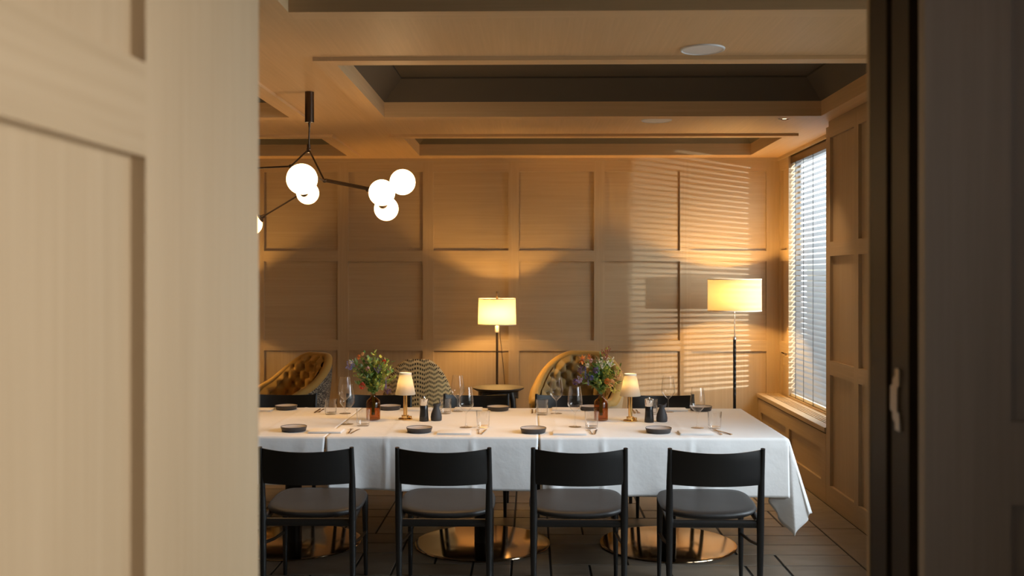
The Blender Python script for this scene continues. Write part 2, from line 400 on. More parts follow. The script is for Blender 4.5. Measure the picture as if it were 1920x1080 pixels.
# ---------------------------------------------------------------- blind
def blind(y0, y1, ztop, label, group):
    t = thing('venetian_blind', label, 'blind', (XW+.045, (y0+y1)/2, .56), 0, group)
    hl = (y1-y0)/2-.01; H = ztop-.56
    mb = MB(); mb.box(-.03, .03, -hl, hl, H-.075, H); obj('headrail', mb, bronze, t, bevel=.002)
    mb = MB(); mb.box(-.026, .026, -hl, hl, .004, .030); obj('bottom_rail', mb, white_paint, t, bevel=.003)
    mb = MB(); pitch = .046; k = 0; z = .055
    while z < H-.095:
        tilt = math.radians(48); w = .025
        prof = []
        for q in range(5):
            u = -1+q*.5; cx = u*w*math.cos(tilt)-.0035*(1-u*u)*math.sin(tilt); cz = u*w*math.sin(tilt)+.0035*(1-u*u)*math.cos(tilt)
            prof.append((cx, cz))
        mb.rings([[(px, yy, z+pz) for px, pz in prof] for yy in (-hl, hl)], closed=False, cap=False)
        z += pitch
    obj('slats', mb, slat_mat, t, smooth=60)
    for yy in (-hl+.22, hl-.16, 0, hl-.42):
        mb = MB(); mb.tube([(-.028, yy, .0), (-.028, yy, H-.05)], .0022, 6); obj('ladder_cord', mb, black_metal, t)
    return t
blind(WIN1[0], WIN1[1], 2.735, 'white slatted blind lowered over the tall window beside the floor lamp', None)
bl2 = blind(WIN2[0], WIN2[1], 2.69, 'raised white slatted blind at the window hidden by the right door jamb', None)
for ch in list(bl2.children):
    if ch.name.startswith(('slats', 'ladder_cord', 'bottom_rail')): bpy.data.objects.remove(ch)

# ---------------------------------------------------------------- window benches
def bench(y0, y1, label):
    t = thing('window_bench', label, 'window bench', (XR, (y0+y1)/2, 0)); hl = (y1-y0)/2-.002; Wd = XW-XR-.002
    mb = MB(); z1 = .548; z0 = z1-.036
    slots = [(.062+.026*k, .074+.026*k) for k in range(4)]; xs = -.012
    for a, b in slots+[(Wd, Wd)]:
        mb.box(xs, a, -hl, hl, z0, z1, 1); xs = b
    for yy in [-hl+.01+q*(2*hl-.06)/4 for q in range(5)]: mb.box(.0, Wd-.001, yy, yy+.04, z0+.002, z1-.004, 1)
    obj('bench_top', mb, WOODS, t, bevel=.002)
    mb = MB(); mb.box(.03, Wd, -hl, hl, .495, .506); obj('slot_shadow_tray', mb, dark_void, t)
    rl = globals()['relief']
    pans = []; y = hl-.11
    while y-.91 > -hl: pans.append((y-.91, y)); y -= 1.01
    us = panel_edges(-hl, hl, pans); vs = [0, .15, .382, .500]
    dep = lambda i, j: (-.02, True) if (j == 1 and inside(us[i], us[i+1], pans) is not None) else (0, True)
    o = rl('front_panel', us, vs, dep, lambda u, v, d: (-d, u, v), lambda i, j: 1, .04)
    del o['kind']; o.parent = t
    return t
bench(7.243, YW, 'oak window bench with slotted top under the tall window')
bench(2.3, 5.747, 'oak window bench with slotted top near the doorway, hidden by the jamb')

# ---------------------------------------------------------------- ceiling fittings
sp_ = None
for k, (x, y, lab) in enumerate(((.845, 4.915, 'large round white ceiling speaker on the beam nearest the doorway'), (.898, 7.125, 'round white ceiling speaker on the farther beam, near the back wall'))):
    mb = MB(); mb.lathe([(.0001,-.004),(.098,-.004),(.102,-.008),(.108,-.006),(.110,0)][::-1], 48); o = obj('ceiling_speaker', mb, white_paint, loc=(x, y, CEIL), smooth=40)
    tag(o, lab, 'ceiling speaker', 'round speakers in the ceiling')
def downlight(x, y, lab, z=CEIL, pw=40, ang=70, col=(1,.66,.36)):
    t = thing('downlight', lab, 'downlight', (x, y, z), 0, 'recessed downlights in the beams')
    mb = MB(); mb.lathe([(.042,0),(.042,-.004),(.030,-.006),(.028,-.002)], 32, cap=False); obj('trim_ring', mb, bronze, t, smooth=40)
    mb = MB(); mb.lathe([(.0001,-.0035),(.015,-.0035),(.015,-.001)], 24); obj('lens', mb, spot_glow, t)
    l = bpy.data.lights.new('downlight_beam', 'SPOT'); l.energy = pw; l.color = col; l.spot_size = math.radians(ang); l.spot_blend = .8; l.shadow_soft_size = .03
    o = bpy.data.objects.new('downlight_beam', l); C.objects.link(o); o.location = (x, y, z-.02)
downlight(1.793, 7.071, 'tiny glowing ceiling downlight near the window corner')

ZT = CEIL+.083+.134+.012
for x, lab in ((-.50, 'downlight in the flat of the large dark coffer above the middle of the table'), (.42, 'downlight in the flat of the large dark coffer nearer the window'), (-1.95, 'downlight in the flat of the left coffer above the left end of the table')):
    downlight(x, 6.02, lab, ZT, 90 if x < .4 else 52, 62, (1, .55, .19))

# ---------------------------------------------------------------- chandelier
ch = thing('chandelier', 'branching bronze chandelier with glowing white glass globes above the table', 'chandelier', (-1.340, 6.01, CEIL))
cz = lambda p: (p[0]+1.340, p[1]-6.01, p[2]-CEIL)
mb = MB(); mb.lathe([(.0275,0),(.0275,-.185),(.008,-.187),(.006,-.215)], 32); obj('canopy', mb, bronze, ch, smooth=40)
H = (-1.347, 6.02, 2.412)
mb = MB(); mb.tube([cz((-1.340,6.01,2.57)), cz(H)], .0045, 10); obj('stem', mb, bronze, ch, smooth=40)
mb = MB(); mb.sphere(cz(H), .014, 16); mb.tube([cz((H[0],H[1],H[2]+.03)), cz((H[0],H[1],H[2]-.02))], .011, 14); obj('hub', mb, bronze, ch, smooth=40)
J1, J2 = (-1.489, 6.15, 2.323), (-1.23, 5.92, 2.212)
K2 = (-.975, 5.95, 2.162); K3 = (-1.56, 6.86, 2.30)
def rod(a, b, r=.0055):
    mb = MB(); mb.tube([cz(a), cz(b)], r, 10); obj('arm', mb, bronze, ch, smooth=40)
def joint(p, r=.013):
    mb = MB(); mb.sphere(cz(p), r, 14); obj('joint', mb, bronze, ch, smooth=60)
globes = [(-1.153,5.0,2.13),(-1.551,6.9,2.221),(-.881,5.88,2.136),(-.776,6.02,2.212),(-.93,6.40,2.077),(-1.942,6.88,2.006),(-2.02,6.45,2.35),(-1.95,5.55,2.10)]
rod(H, J1); rod(H, J2); joint(J1); joint(J2)
rod(J2, K2, .0075); rod((J2[0], J2[1]+.02, J2[2]+.012), (K2[0], K2[1]+.02, K2[2]+.012), .004); joint(K2, .016)
rod(J2, (-1.16, 5.1, 2.17)); rod(J1, (-1.95, 6.42, 2.335)); rod(J1, K3); joint(K3)
rod(K3, (-1.551, 6.9, 2.29)); rod((-1.575, 6.88, 2.225), (-1.88, 6.88, 2.045)); rod(K2, (-.80, 6.02, 2.19)); rod(K2, (-.93, 6.36, 2.13)); rod((-1.93, 6.40, 2.32), (-1.95, 5.62, 2.14))
def globe(p, frm):
    p = Vector(p); d = (Vector(frm)-p).normalized(); R = .078
    mb = MB(); mb.sphere(cz(p), R, 36); g = obj('globe', mb, globe_glow, ch, smooth=60)
    a = p+d*(R-.008); b = p+d*(R+.035)
    mb = MB(); q = [Vector(cz(a)), Vector(cz(p+d*(R+.006))), Vector(cz(p+d*(R+.012))), Vector(cz(b))]
    mb.tube(q, [.031,.028,.014,.011], 20); obj('socket', mb, bronze, g, smooth=40)
    point('globe_light', p, GLOBE_W, WARM2, R*1.02)
GLOBE_W = 0; WARM2 = (1,.62,.30)
def point_maybe(*a): pass
_point = point
def point(name, loc, power, col, r=.04):
    if power > 0: return _point(name, loc, power, col, r)
for p, f_ in zip(globes, [(-1.17,5.12,2.20),(-1.563,6.8,2.216),K2,(-.86,6.02,2.185),(-.945,6.31,2.107),(-1.87,6.88,2.05),(-1.93,6.40,2.34),(-1.95,5.66,2.16)]): globe(p, f_)

# ---------------------------------------------------------------- floor lamps behind the table
def drum(r0, r1, h, n=64, th=.0015):
    mb = MB(); mb.rings([[(r*math.cos(2*PI*j/n), r*math.sin(2*PI*j/n), z) for j in range(n)] for r, z in ((r0,0),(r1,h))], True, False)
    for k in range(n): mb.uv[k] = (k/n, 0); mb.uv[n+k] = (k/n, 1)
    return mb
def rim(r, z, th=.004):
    mb = MB(); mb.rings([[(q*math.cos(2*PI*j/64), q*math.sin(2*PI*j/64), z+dz) for j in range(64)] for q, dz in ((r-.001,-th),(r+.0015,-th),(r+.0015,th),(r-.001,th),(r-.001,-th))], True, False); return mb
def spider(r, z):
    mb = MB()
    for k in range(3): a = k*2*PI/3+.4; mb.tube([(0,0,z), (r*math.cos(a), r*math.sin(a), z)], .002, 6)
    return mb
def wood_lamp(x, y, lab, power):
    t = thing('floor_lamp', lab, 'floor lamp', (x, y, 0))
    mb = MB()
    for a in (.5, .5+PI/2): mb.tube([(-.23*math.cos(a),-.23*math.sin(a),.02),(.23*math.cos(a),.23*math.sin(a),.02)], .018, 10)
    obj('cross_base', mb, bronze, t, smooth=40)
    mb = MB(); mb.tube([(0,0,.02),(0,0,1.508)], .0105, 14); obj('pole', mb, bronze, t, smooth=40)
    sh = obj('lamp_shade', drum(.172,.166,.232), shade_white, t, loc=(0,0,1.211), smooth=60)
    for z, r in ((.002,.172),(.230,.166)): obj('shade_rim', rim(r, z), mat('rim_tape', (.8,.76,.66), .8), sh)
    obj('shade_spider', spider(.166, .20), black_metal, sh)
    mb = MB(); mb.lathe([(.017,1.14),(.020,1.15),(.020,1.245),(.012,1.25)], 20); obj('bulb_holder', mb, white_paint, t, smooth=40)
    mb = MB(); mb.sphere((.042,0,1.30), .03, 16); mb.tube([(0,0,1.24),(.042,0,1.255),(.042,0,1.275)], .008, 8); obj('light_bulb', mb, bulb_glow, t, smooth=60)
    mb = MB(); mb.tube([(.022,-.01,1.24),(.028,-.012,1.1),(.055,-.01,.85),(.085,-.01,.45),(.10,-.01,.1),(.12,.05,.012),(.3,.2,.012)], .0028, 6); obj('cord', mb, bronze, t, smooth=40)
    point('floor_lamp_light', (x+.0, y-.045, 1.31), power, WARM, .03)
    return t
wood_lamp(-.302, 8.95, 'slim dark pole floor lamp with small white drum shade behind the round side table', 36)
wood_lamp(-2.95, 8.95, 'slim dark pole floor lamp far left by the back wall, hidden by the door', 40)
t = thing('floor_lamp', 'floor lamp with wide ribbon drum shade on black and chrome pole in the window corner', 'floor lamp', (1.821, 8.93, 0))
mb = MB(); mb.lathe([(.15,.001),(.15,.014),(.145,.018),(.02,.022),(.014,.03)], 40); obj('round_base', mb, black_metal, t, smooth=40)
mb = MB(); mb.tube([(0,0,.02),(0,0,1.09)], .0135, 16); obj('pole', mb, black_metal, t, smooth=40)
mb = MB(); mb.lathe([(.0155,1.08),(.0155,1.105),(.006,1.108)], 16); mb.tube([(0,0,1.10),(0,0,1.45)], .005, 10)
for k in range(6): mb.lathe([(.005,1.14+.03*k),(.0075,1.144+.03*k),(.005,1.148+.03*k)], 12)
obj('upper_pole', mb, chrome, t, smooth=40)
sh = obj('lamp_shade', drum(.236,.236,.283), shade_ribbon, t, loc=(0,0,1.336), smooth=60)
for z in (.002,.281): obj('shade_rim', rim(.236, z), mat('rim_tape', (.8,.74,.62), .8), sh)
obj('shade_spider', spider(.236, .10), black_metal, sh)
mb = MB(); mb.sphere((0,0,1.48), .03, 16); mb.lathe([(.014,1.42),(.014,1.455)], 12); obj('light_bulb', mb, bulb_glow, t, smooth=60)
point('corner_lamp_light', (1.821, 8.87, 1.48), 46, WARM, .035)

# ---------------------------------------------------------------- round side table
t = thing('side_table', 'small round dark wood side table in front of the slim floor lamp', 'side table', (-.268, 8.27, 0))
mb = MB(); mb.lathe([(.0001,.697),(.185,.697),(.212,.712),(.212,.722),(.0001,.722)], 56); obj('tabletop', mb, mat('dark_oak', (.045,.032,.024), .4), t, smooth=35)
mb = MB(); n = 40
mb.rings([[(r*math.cos(2*PI*j/n), r*math.sin(2*PI*j/n), (.66 if k in (0,1) else .697)-(.03*abs(math.cos(2*(2*PI*j/n))) if k in (0,1) else 0)) for j in range(n)] for k, r in ((0,.155),(1,.168),(2,.168),(3,.155),(0,.155))], True, False)
obj('apron', mb, black_wood, t, smooth=50)
for k in range(4):
    a = PI/4+k*PI/2; ca, sa = math.cos(a), math.sin(a)
    mb = MB(); mb.tube([(.235*ca,.235*sa,.0),(.205*ca,.205*sa,.35),(.17*ca,.17*sa,.62),(.15*ca,.15*sa,.695)], [.011,.015,.022,.022], 12); obj('leg', mb, black_wood, t, smooth=50)

# ---------------------------------------------------------------- armchairs
def sstep(x): x = max(0, min(1, x)); return x*x*(3-2*x)
def armchair(name, lab, loc, rz, R, hb, ha, outer, inner, rimm, tuft=True, depth=1.0, th=.085, a0=.10, a1=.92):
    t = thing(name, lab, 'armchair', loc, rz)
    A = math.radians(128)
    def plan(tt, r):
        a = tt*A; s_, c_ = math.sin(a), math.cos(a); e = .82
        x = r*math.copysign(abs(s_)**e, s_); y = r*math.copysign(abs(c_)**e, c_)*(1.0 if c_ > 0 else depth*1.15)
        return x, y
    def hh(tt):
        x = max(0, min(1, (abs(tt)-a0)/(a1-a0))); return hb-(hb-ha)*(.5*sstep(x)+.5*x**1.3)
    def so(u, v):
        tt = -1+2*u; r = R*(.86+.14*sstep(v)); x, y = plan(tt, r); return (x, y, .20+(hh(tt)-.035-.20)*v)
    arc = R*A
    mb = MB(); mb.grid(so, 96, 14, 0, lambda u, v: ((-1+2*u)*arc, .20+(hh(-1+2*u)-.235)*v)); obj('outer_shell', mb, outer, t, smooth=70)
    ri = R-th
    pts = []; rads = []
    # inner back, deep buttoned
    NB = 9; zs = .43
    def coords(u, v): tt = -1+2*u; return tt*ri*A, zs+(hh(tt)-.02-zs)*v
    su, sv = .135, .15; zref = hb-.13
    def si(u, v):
        tt = -1+2*u; s_, z = coords(u, v); a_, b_ = s_/su, (z-zref)/sv
        p, q = a_+b_, a_-b_
        f1 = abs(math.sin(PI*p/1)) ; f2 = abs(math.sin(PI*q/1))
        dd = min(math.hypot(((p-round(p))+(q-round(q)))*.5*su, ((p-round(p))-(q-round(q)))*.5*sv), 1)
        bul = .70*(1-math.exp(-(dd/.024)**2))+.30*(f1*f2)**.4 if tuft else .6
        edge = min(1, (hh(tt)-z)/.07, (1-abs(tt))*12+.05) if tuft else 1
        r = ri-.068*bul*max(0, edge)
        x, y = plan(tt, r); return (x, y, z)
    mb = MB(); mb.grid(si, 200, 70, 0, lambda u, v: coords(u, v)); inn = obj('inner_back', mb, inner, t, smooth=80)
    if tuft:
        for i in range(-12, 13):
            for j in range(-8, 4):
                if (i+j) % 2: continue
                s_, z = i*su*.5, zref+j*sv*.5
                tt = s_/(ri*A)
                if abs(tt) > .9 or z > hh(tt)-.07 or z < zs+.04: continue
                x, y = plan(tt, ri-.004); mb = MB(); mb.sphere((x, y, z), .011, 10); obj('button', mb, inner, inn, smooth=60)
    # padded rim along the top and down the arm fronts
    mb = MB(); P = []; Rr = []
    for k in range(61):
        tt = -1+2*k/60; x, y = plan(tt, R-th/2); P.append((x, y, hh(tt)-.035)); Rr.append(th/2+.004)
    e0, e1 = P[0], P[-1]
    P = [(e0[0], e0[1]-.012, .22), (e0[0], e0[1]-.012, e0[2]-.06)]+P+[(e1[0], e1[1]-.012, e1[2]-.06), (e1[0], e1[1]-.012, .22)]
    Rr = [Rr[0]]*2+Rr+[Rr[0]]*2
    mb.tube(P, Rr, 16)
    al = 0
    for k, p_ in enumerate(P):
        if k: al += (Vector(P[k])-Vector(P[k-1])).length
        for q_ in range(16): mb.uv[k*16+q_] = ((-1+2*(k-2)/60)*arc if 1 < k < len(P)-2 else al, mb.v[k*16+q_][2])
    o = obj('padded_rim', mb, rimm, t, smooth=70)
    mb = MB(); n = 48
    def cu_(z, r, dz=0): return [(plan(-1+2*j/n, r)[0]*.99, plan(-1+2*j/n, r)[1], z) for j in range(n+1)]
    mb.rings([cu_(.20, R-.02), cu_(.33, R-.02)], True, True); obj('seat_base', mb, outer, t, smooth=40)
    mb = MB(); rr = ri-.015
    mb.rings([cu_(.33, rr-.03), cu_(.345, rr), cu_(.43, rr), cu_(.455, rr-.03), cu_(.46, rr-.09)], True, True); obj('seat_cushion', mb, inner, t, smooth=60)
    for sx, sy in ((-1,-1),(1,-1),(-1,1),(1,1)):
        mb = MB(); mb.tube([(sx*R*.68, sy*R*.62, 0), (sx*R*.62, sy*R*.56, .20)], [.012,.02], 10); obj('leg', mb, black_wood, t, smooth=50)
    return t
velvet = mat('mustard_velvet', (.36,.21,.045), .75, Sheen_Weight=.5, Sheen_Roughness=.4); velvet.node_tree.nodes['Principled BSDF'].inputs['Sheen Tint'].default_value = (.9,.7,.35,1)
bump(velvet, noise(velvet, 120), .15)
olive = mat('olive_velvet', (.25,.165,.05), .8, Sheen_Weight=.4); bump(olive, noise(olive, 120), .15)
beige_wool = mat('beige_wool', (.33,.25,.15), .9); bump(beige_wool, noise(beige_wool, 200), .3)
def uvxy(m):
    tc = N(m, 'ShaderNodeUVMap'); s_ = N(m, 'ShaderNodeSeparateXYZ'); L(m, tc.outputs[0], s_.inputs[0]); return s_.outputs[0], s_.outputs[1]
zig = mat('zigzag_weave', (.5,.4,.2), .9); u, v = uvxy(zig)
tri = math_n(zig, 'PINGPONG', u, .040)
vv = math_n(zig, 'ADD', math_n(zig, 'DIVIDE', math_n(zig, 'ADD', v, math_n(zig, 'MULTIPLY', tri, .48)), .036), 40)
band = math_n(zig, 'FRACT', vv)
inb = math_n(zig, 'LESS_THAN', band, .50)
edge_ = math_n(zig, 'GREATER_THAN', math_n(zig, 'FRACT', math_n(zig, 'DIVIDE', math_n(zig, 'ADD', u, 10), .0125)), .42)
k_ = math_n(zig, 'MULTIPLY', inb, edge_)
k2 = math_n(zig, 'MULTIPLY', math_n(zig, 'LESS_THAN', band, .58), math_n(zig, 'SUBTRACT', 1, k_))
c1_ = ramp(zig, k_, [(0, (.84,.62,.30)), (1, (.03,.016,.008))])
L(zig, c1_, zig.node_tree.nodes['Principled BSDF'].inputs['Base Color'])
dots = mat('dotted_tweed', (.3,.3,.3), .9); u, v = uvxy(dots)
ck = N(dots, 'ShaderNodeTexVoronoi'); ck.inputs['Scale'].default_value = 105; tcd = N(dots, 'ShaderNodeUVMap'); L(dots, tcd.outputs[0], ck.inputs[0]); ck.inputs['Randomness'].default_value = .6
L(dots, ramp(dots, ck.outputs[0], [(.30, (.42,.36,.27)), (.50, (.05,.042,.035))]), dots.node_tree.nodes['Principled BSDF'].inputs['Base Color'])
armchair('armchair', 'tufted mustard armchair with dotted grey outer fabric beside the door', (-2.12, 8.62, 0), math.radians(-47), .37, .965, .58, dots, velvet, velvet, th=.066, a0=.16, a1=.98)
armchair('armchair', 'armchair with zigzag patterned fabric, its back turned, behind the left table lamp', (-.93, 8.25, 0), math.radians(184), .30, .985, .56, zig, zig, zig, tuft=False, th=.05, a0=.08, a1=.75)
armchair('armchair', 'deep-buttoned olive velvet armchair behind the right-hand flower vase', (.40, 8.62, 0), math.radians(-14), .40, .965, .60, beige_wool, olive, velvet)

# ---------------------------------------------------------------- tables
TX = [-1.458, -.295, .838]; TY = 6.105
def base_table():
    t = thing('dining_table', 'x', 'table', (0,0,0), 0, 'dining tables pushed together under the white cloths')
    mb = MB(); mb.box(-.565,.565,-.605,.605,.722,.747); obj('tabletop', mb, mat('table_top_dark', (.05,.035,.025), .4), t, bevel=.004)
    mb = MB(); mb.lathe([(.05,.012),(.05,.70),(.16,.705),(.16,.7215)], 40); obj('column', mb, black_metal, t, smooth=40)
    mb = MB(); mb.lathe([(.0001,0.0045),(.41,.0045),(.415,.009),(.413,.013),(.395,.0155),(.06,.0165),(.0001,.0165)], 96); obj('disc_base', mb, copper_steel, t, smooth=30)
    tag(bpy.data.objects[t.children[-1].name], 'polished copper coloured disc base'); return t
tb = base_table()
for k, lab in enumerate(('pedestal table under the left end of the cloths, mostly hidden by the door', 'middle pedestal table with polished disc base', 'right-end pedestal table with polished disc base near the window')):
    place(tb, k, (TX[k], TY-.09 if False else 6.0+.1, 0), 0, lab)

# ---------------------------------------------------------------- tablecloths
TZ = .7495; YF, YB = 5.492, 6.715; XEND = 1.414
def lerp_tab(tab, x):
    for (a, p), (b, q) in zip(tab, tab[1:]):
        if x <= b: s_ = sstep((x-a)/(b-a)); return tuple(i+(j-i)*s_ for i, j in zip(p, q))
    return tab[-1][1]
TAB = [(0,(.015,-.02)), (12,(-.04,.0)), (30,(-.25,.20)), (44,(-.10,.12)), (54,(.07,.0)), (70,(.24,.02)), (90,(.27,0))]
def cloth_top(x, y, creases):
    z = TZ+.0025
    for c_ in creases: z += .0022*math.exp(-((x-c_)/.012)**2)
    for c_ in (5.86, 6.33): z += .0016*math.exp(-((y-c_)/.010)**2)
    z += .0008*math.sin(7*x+3*y)*math.sin(5*y-2*x); return z
def make_cloth(x0, x1, dropf, dropb, dropr, creases, waves, lab, zoff=0):
    mb = MB(); W_ = x1-x0+(dropr or 0); Ly = dropf+(YB-YF)+dropb
    nu, nv = int(W_/.014), int(Ly/.014)
    def fn(a, b):
        x = x0+a*W_; y = YF-dropf+b*Ly; xs = x
        dx = max(0, x-XEND) if dropr else 0
        dy = YF-y if y < YF else (y-YB if y > YB else 0); sg = -1 if y < YF else 1
        z = cloth_top(x, min(max(y, YF), YB), creases)+zoff
        yb = min(max(y, YF), YB)
        if dx == 0 and dy == 0: return (x, y, z)
        if dy == 0:
            ox = .27+.03*math.sin(6*y); return (XEND+ox*dx+.004*min(1, dx/.02), y, z-dx*math.sqrt(1-.27**2))
        if dx == 0:
            if not dropr: x = (x0+x1)/2+(x-(x0+x1)/2)*(1-.03*dy/.3)
            elif x < x0+.4: x += .016*dy/.3*(1-(x-x0)/.4)
            w = sum(am*math.exp(-((x-c_)/s_)**2) for c_, am, s_ in waves)
            f_ = min(1, dy/.05); g = (dy/.3)
            crease = sum(.006*math.exp(-((x-c_)/.010)**2) for c_ in creases)
            return (x, yb+sg*(.006*f_+.004*g+w*g+crease*f_+.004*g*math.sin(9*x)), z-dy*.998)
        r = math.hypot(dx, dy); ph = math.degrees(math.atan2(dx, dy)); ox, oy = lerp_tab(TAB, ph)
        return (XEND+ox*r, yb+sg*(.006*min(1,dy/.05)+ -oy*r), z-r*math.sqrt(max(0, 1-ox*ox-oy*oy)))
    mb.grid(fn, nu, nv)
    o = obj('tablecloth', mb, cloth, smooth=180); m_ = o.modifiers.new('solid', 'SOLIDIFY'); m_.thickness = .0012; m_.offset = 1
    return tag(o, lab, 'tablecloth', 'white tablecloths along the dining table')
make_cloth(-2.35, -1.1385, .265, .28, 0, [-1.52], [(-1.6,-.012,.06),(-1.25,.010,.03)], 'left white tablecloth, running out of sight behind the door')
make_cloth(-1.1375, .0425, .295, .30, 0, [-.80, -.32], [(-.92,-.025,.08),(-.72,.02,.05),(-.25,-.008,.1),(-1.12,.008,.03)], 'middle white tablecloth between the two slits in the hem')
make_cloth(.0435, 1.414, .325, .32, .43, [.15,.40,.88], [(.12,.02,.03),(.6,-.008,.1),(.90,-.012,.03),(1.0,.006,.05)], 'right white tablecloth with its corner hanging down near the window')

# ---------------------------------------------------------------- dining chairs (rear posts at local y=0, seat towards +y)
def make_chair():
    t = thing('dining_chair', 'x', 'chair')
    for s_ in (-1, 1):
        mb = MB(); mb.tube([(s_*.226,.035,0),(s_*.227,.03,.20),(s_*.227,.022,.42),(s_*.228,.008,.62),(s_*.230,-.018,.782)], [.0125,.016,.019,.016,.011], 16); obj('rear_post', mb, black_wood, t, smooth=50)
    for s_ in (-1, 1):
        mb = MB(); mb.tube([(s_*.222,.462,0),(s_*.220,.455,.25),(s_*.218,.452,.445)], [.0105,.015,.018], 16); obj('leg', mb, black_wood, t, smooth=50)
        mb = MB(); mb.tube([(s_*.226,.03,.40),(s_*.222,.25,.425),(s_*.218,.452,.435)], [.014,.015,.014], 10, flat=1.3); obj('side_rail', mb, black_wood, t, smooth=50)
        mb = MB(); mb.tube([(s_*.226,.03,.29),(s_*.224,.25,.255),(s_*.221,.455,.24)], .0085, 10); obj('stretcher', mb, black_wood, t, smooth=50)
    mb = MB(); mb.tube([(-.226,.03,.397),(0,.03,.397),(.226,.03,.397)], .013, 12, flat=1.6); obj('back_rail', mb, black_wood, t, smooth=50)
    mb = MB(); mb.tube([(-.22,.452,.43),(0,.452,.43),(.22,.452,.43)], .013, 12, flat=1.3); obj('front_rail', mb, black_wood, t, smooth=50)
    # curved backrest plate
    mb = MB(); nu, nv = 28, 8
    def br(u, v, side):
        x = (-1+2*u)*.222; bow = .055*(1-(x/.222)**2)
        z0, z1 = .598, .776-.012*(1-(x/.222)**2)
        z = z0+(z1-z0)*v; y = .004-.018*v-bow+side*.007*(1-.5*abs(2*v-1)**6); return (x, y, z)
    ringsl = []
    for i in range(nu+1):
        u = i/nu; ringsl.append([br(u, v/nv, -1) for v in range(nv+1)]+[br(u, v/nv, 1) for v in range(nv, -1, -1)])
    mb.rings(ringsl, True, True); obj('backrest', mb, black_wood, t, smooth=50)
    # upholstered seat, rounded towards the back
    n = 64
    def outline(k, inset):
        a = 2*PI*k/n; c_, s_ = math.cos(a), math.sin(a)
        e = 2/(3.0+2.6*s_) if s_ > 0 else 2/(3.0+.6*s_)
        x = (.250-inset)*math.copysign(abs(c_)**e, c_); y = (.215-inset)*math.copysign(abs(s_)**e, s_)
        if s_ < 0: y *= 1.0
        else: x *= 1
        return x, .262+y
    def zt(y): return .434+.044*(y/.48)
    def ring(inset, dz): return [(outline(k, inset)[0], outline(k, inset)[1], zt(outline(k, inset)[1])+dz) for k in range(n)]
    mb = MB(); mb.rings([ring(.05,-.036), ring(.025,-.034), ring(.006,-.022), ring(0,-.012), ring(.004,-.003), ring(.016,.003), ring(.05,.003), ring(.12,-.001), ring(.2,-.003)], True, True)
    obj('seat', mb, leather, t, smooth=60)
    mb = MB(); mb.box(-.13,.13,.10,.42,.405,.43); obj('seat_support', mb, black_wood, t, bevel=.004)
    return t
chair = make_chair(); chair['group'] = 'black dining chairs around the long table'
near = [(-1.124, 'black dining chair seen from behind, nearest the door leaf'), (-.436, 'black dining chair seen from behind, second from the door leaf'), (.242, 'black dining chair seen from behind, third from the door leaf'), (.921, 'black dining chair seen from behind, at the right end nearest the window')]
for k, (x, lab) in enumerate(near): place(chair, k, (x, 4.975, 0), 0, lab)
far = [(-1.800, 'black dining chair across the table in front of the dotted tufted armchair'), (-1.107, 'black dining chair across the table behind the left flower vase'), (-.396, 'black dining chair across the table in front of the round side table'), (.273, 'black dining chair across the table in front of the olive velvet armchair'), (.947, 'black dining chair across the table in front of the window corner lamp')]
for x, lab in far: place(chair, 1, (x, 7.235, 0), PI, lab); bpy.context.view_layer.update()
for o in bpy.data.objects:
    if o.parent is None and o.name.startswith('dining_chair'): o.location.z = .004

# ---------------------------------------------------------------- tableware
T0 = .7535
def make_wine():
    mb = MB(); pr = [(.0001,.0015),(.030,.0012),(.0375,.0006),(.0378,.0016),(.030,.0035),(.010,.006),(.0045,.014),(.0034,.04),(.0034,.072),(.0045,.085),(.012,.093),(.030,.110),(.0425,.128),(.0445,.140),(.0435,.160),(.0395,.195),(.0335,.238)]
    mb.lathe(pr, 40, cap=False); return obj('wine_glass', mb, clear_glass, smooth=80)
def make_tumbler():
    mb = MB(); pr = [(.0001,.0005),(.034,.0005),(.0365,.004),(.0385,.04),(.0415,.098),(.0400,.098),(.037,.04),(.0345,.012),(.0001,.010)]
    mb.lathe(pr, 36, cap=False); return obj('water_tumbler', mb, clear_glass, smooth=50)
def make_plate():
    t = thing('side_plate', 'x', 'plate')
    mb = MB(); mb.lathe([(.0001,.0),(.064,.0),(.067,.002),(.0745,.027),(.0735,.0285),(.0725,.027),(.0675,.0185),(.0640,.0165)], 56, cap=False); obj('dish', mb, stoneware, t, smooth=40)
    mb = MB(); mb.lathe([(.0001,.0185),(.060,.0190),(.0725,.0262)], 56, cap=False); obj('plate_well', mb, plate_glaze, t, smooth=60); t.children[-1]['label'] = 'pale grey glazed plate surface'
    return t
def place_many(maker, cat, group, items):
    p = maker()
    for k, (x, y, lab, *rz) in enumerate(items):
        o = place(p, k, (x, y, T0), rz[0] if rz else 0, lab); o['group'] = group; o['category'] = cat
place_many(make_wine, 'wine glass', 'wine glasses on the table', [
 (-1.10,5.953,'stemmed wine glass overlapping another just left of the left vase, the nearer one'), (-.379,5.84,'stemmed wine glass in the near row between the black carafe and middle tumbler'), (.261,5.873,'stemmed wine glass in the near row in front of the right-hand vase'), (.976,5.845,'stemmed wine glass in the near row closest to the window end'),
 (-1.20,6.418,'stemmed wine glass left of the left vase, the farther of the overlapping pair'), (-.48,6.534,'stemmed wine glass in the far row just right of the zigzag armchair'), (.166,6.444,'stemmed wine glass in the far row in front of the olive armchair'), (.90,6.534,'stemmed wine glass in the far row right of the right-hand carafe')])
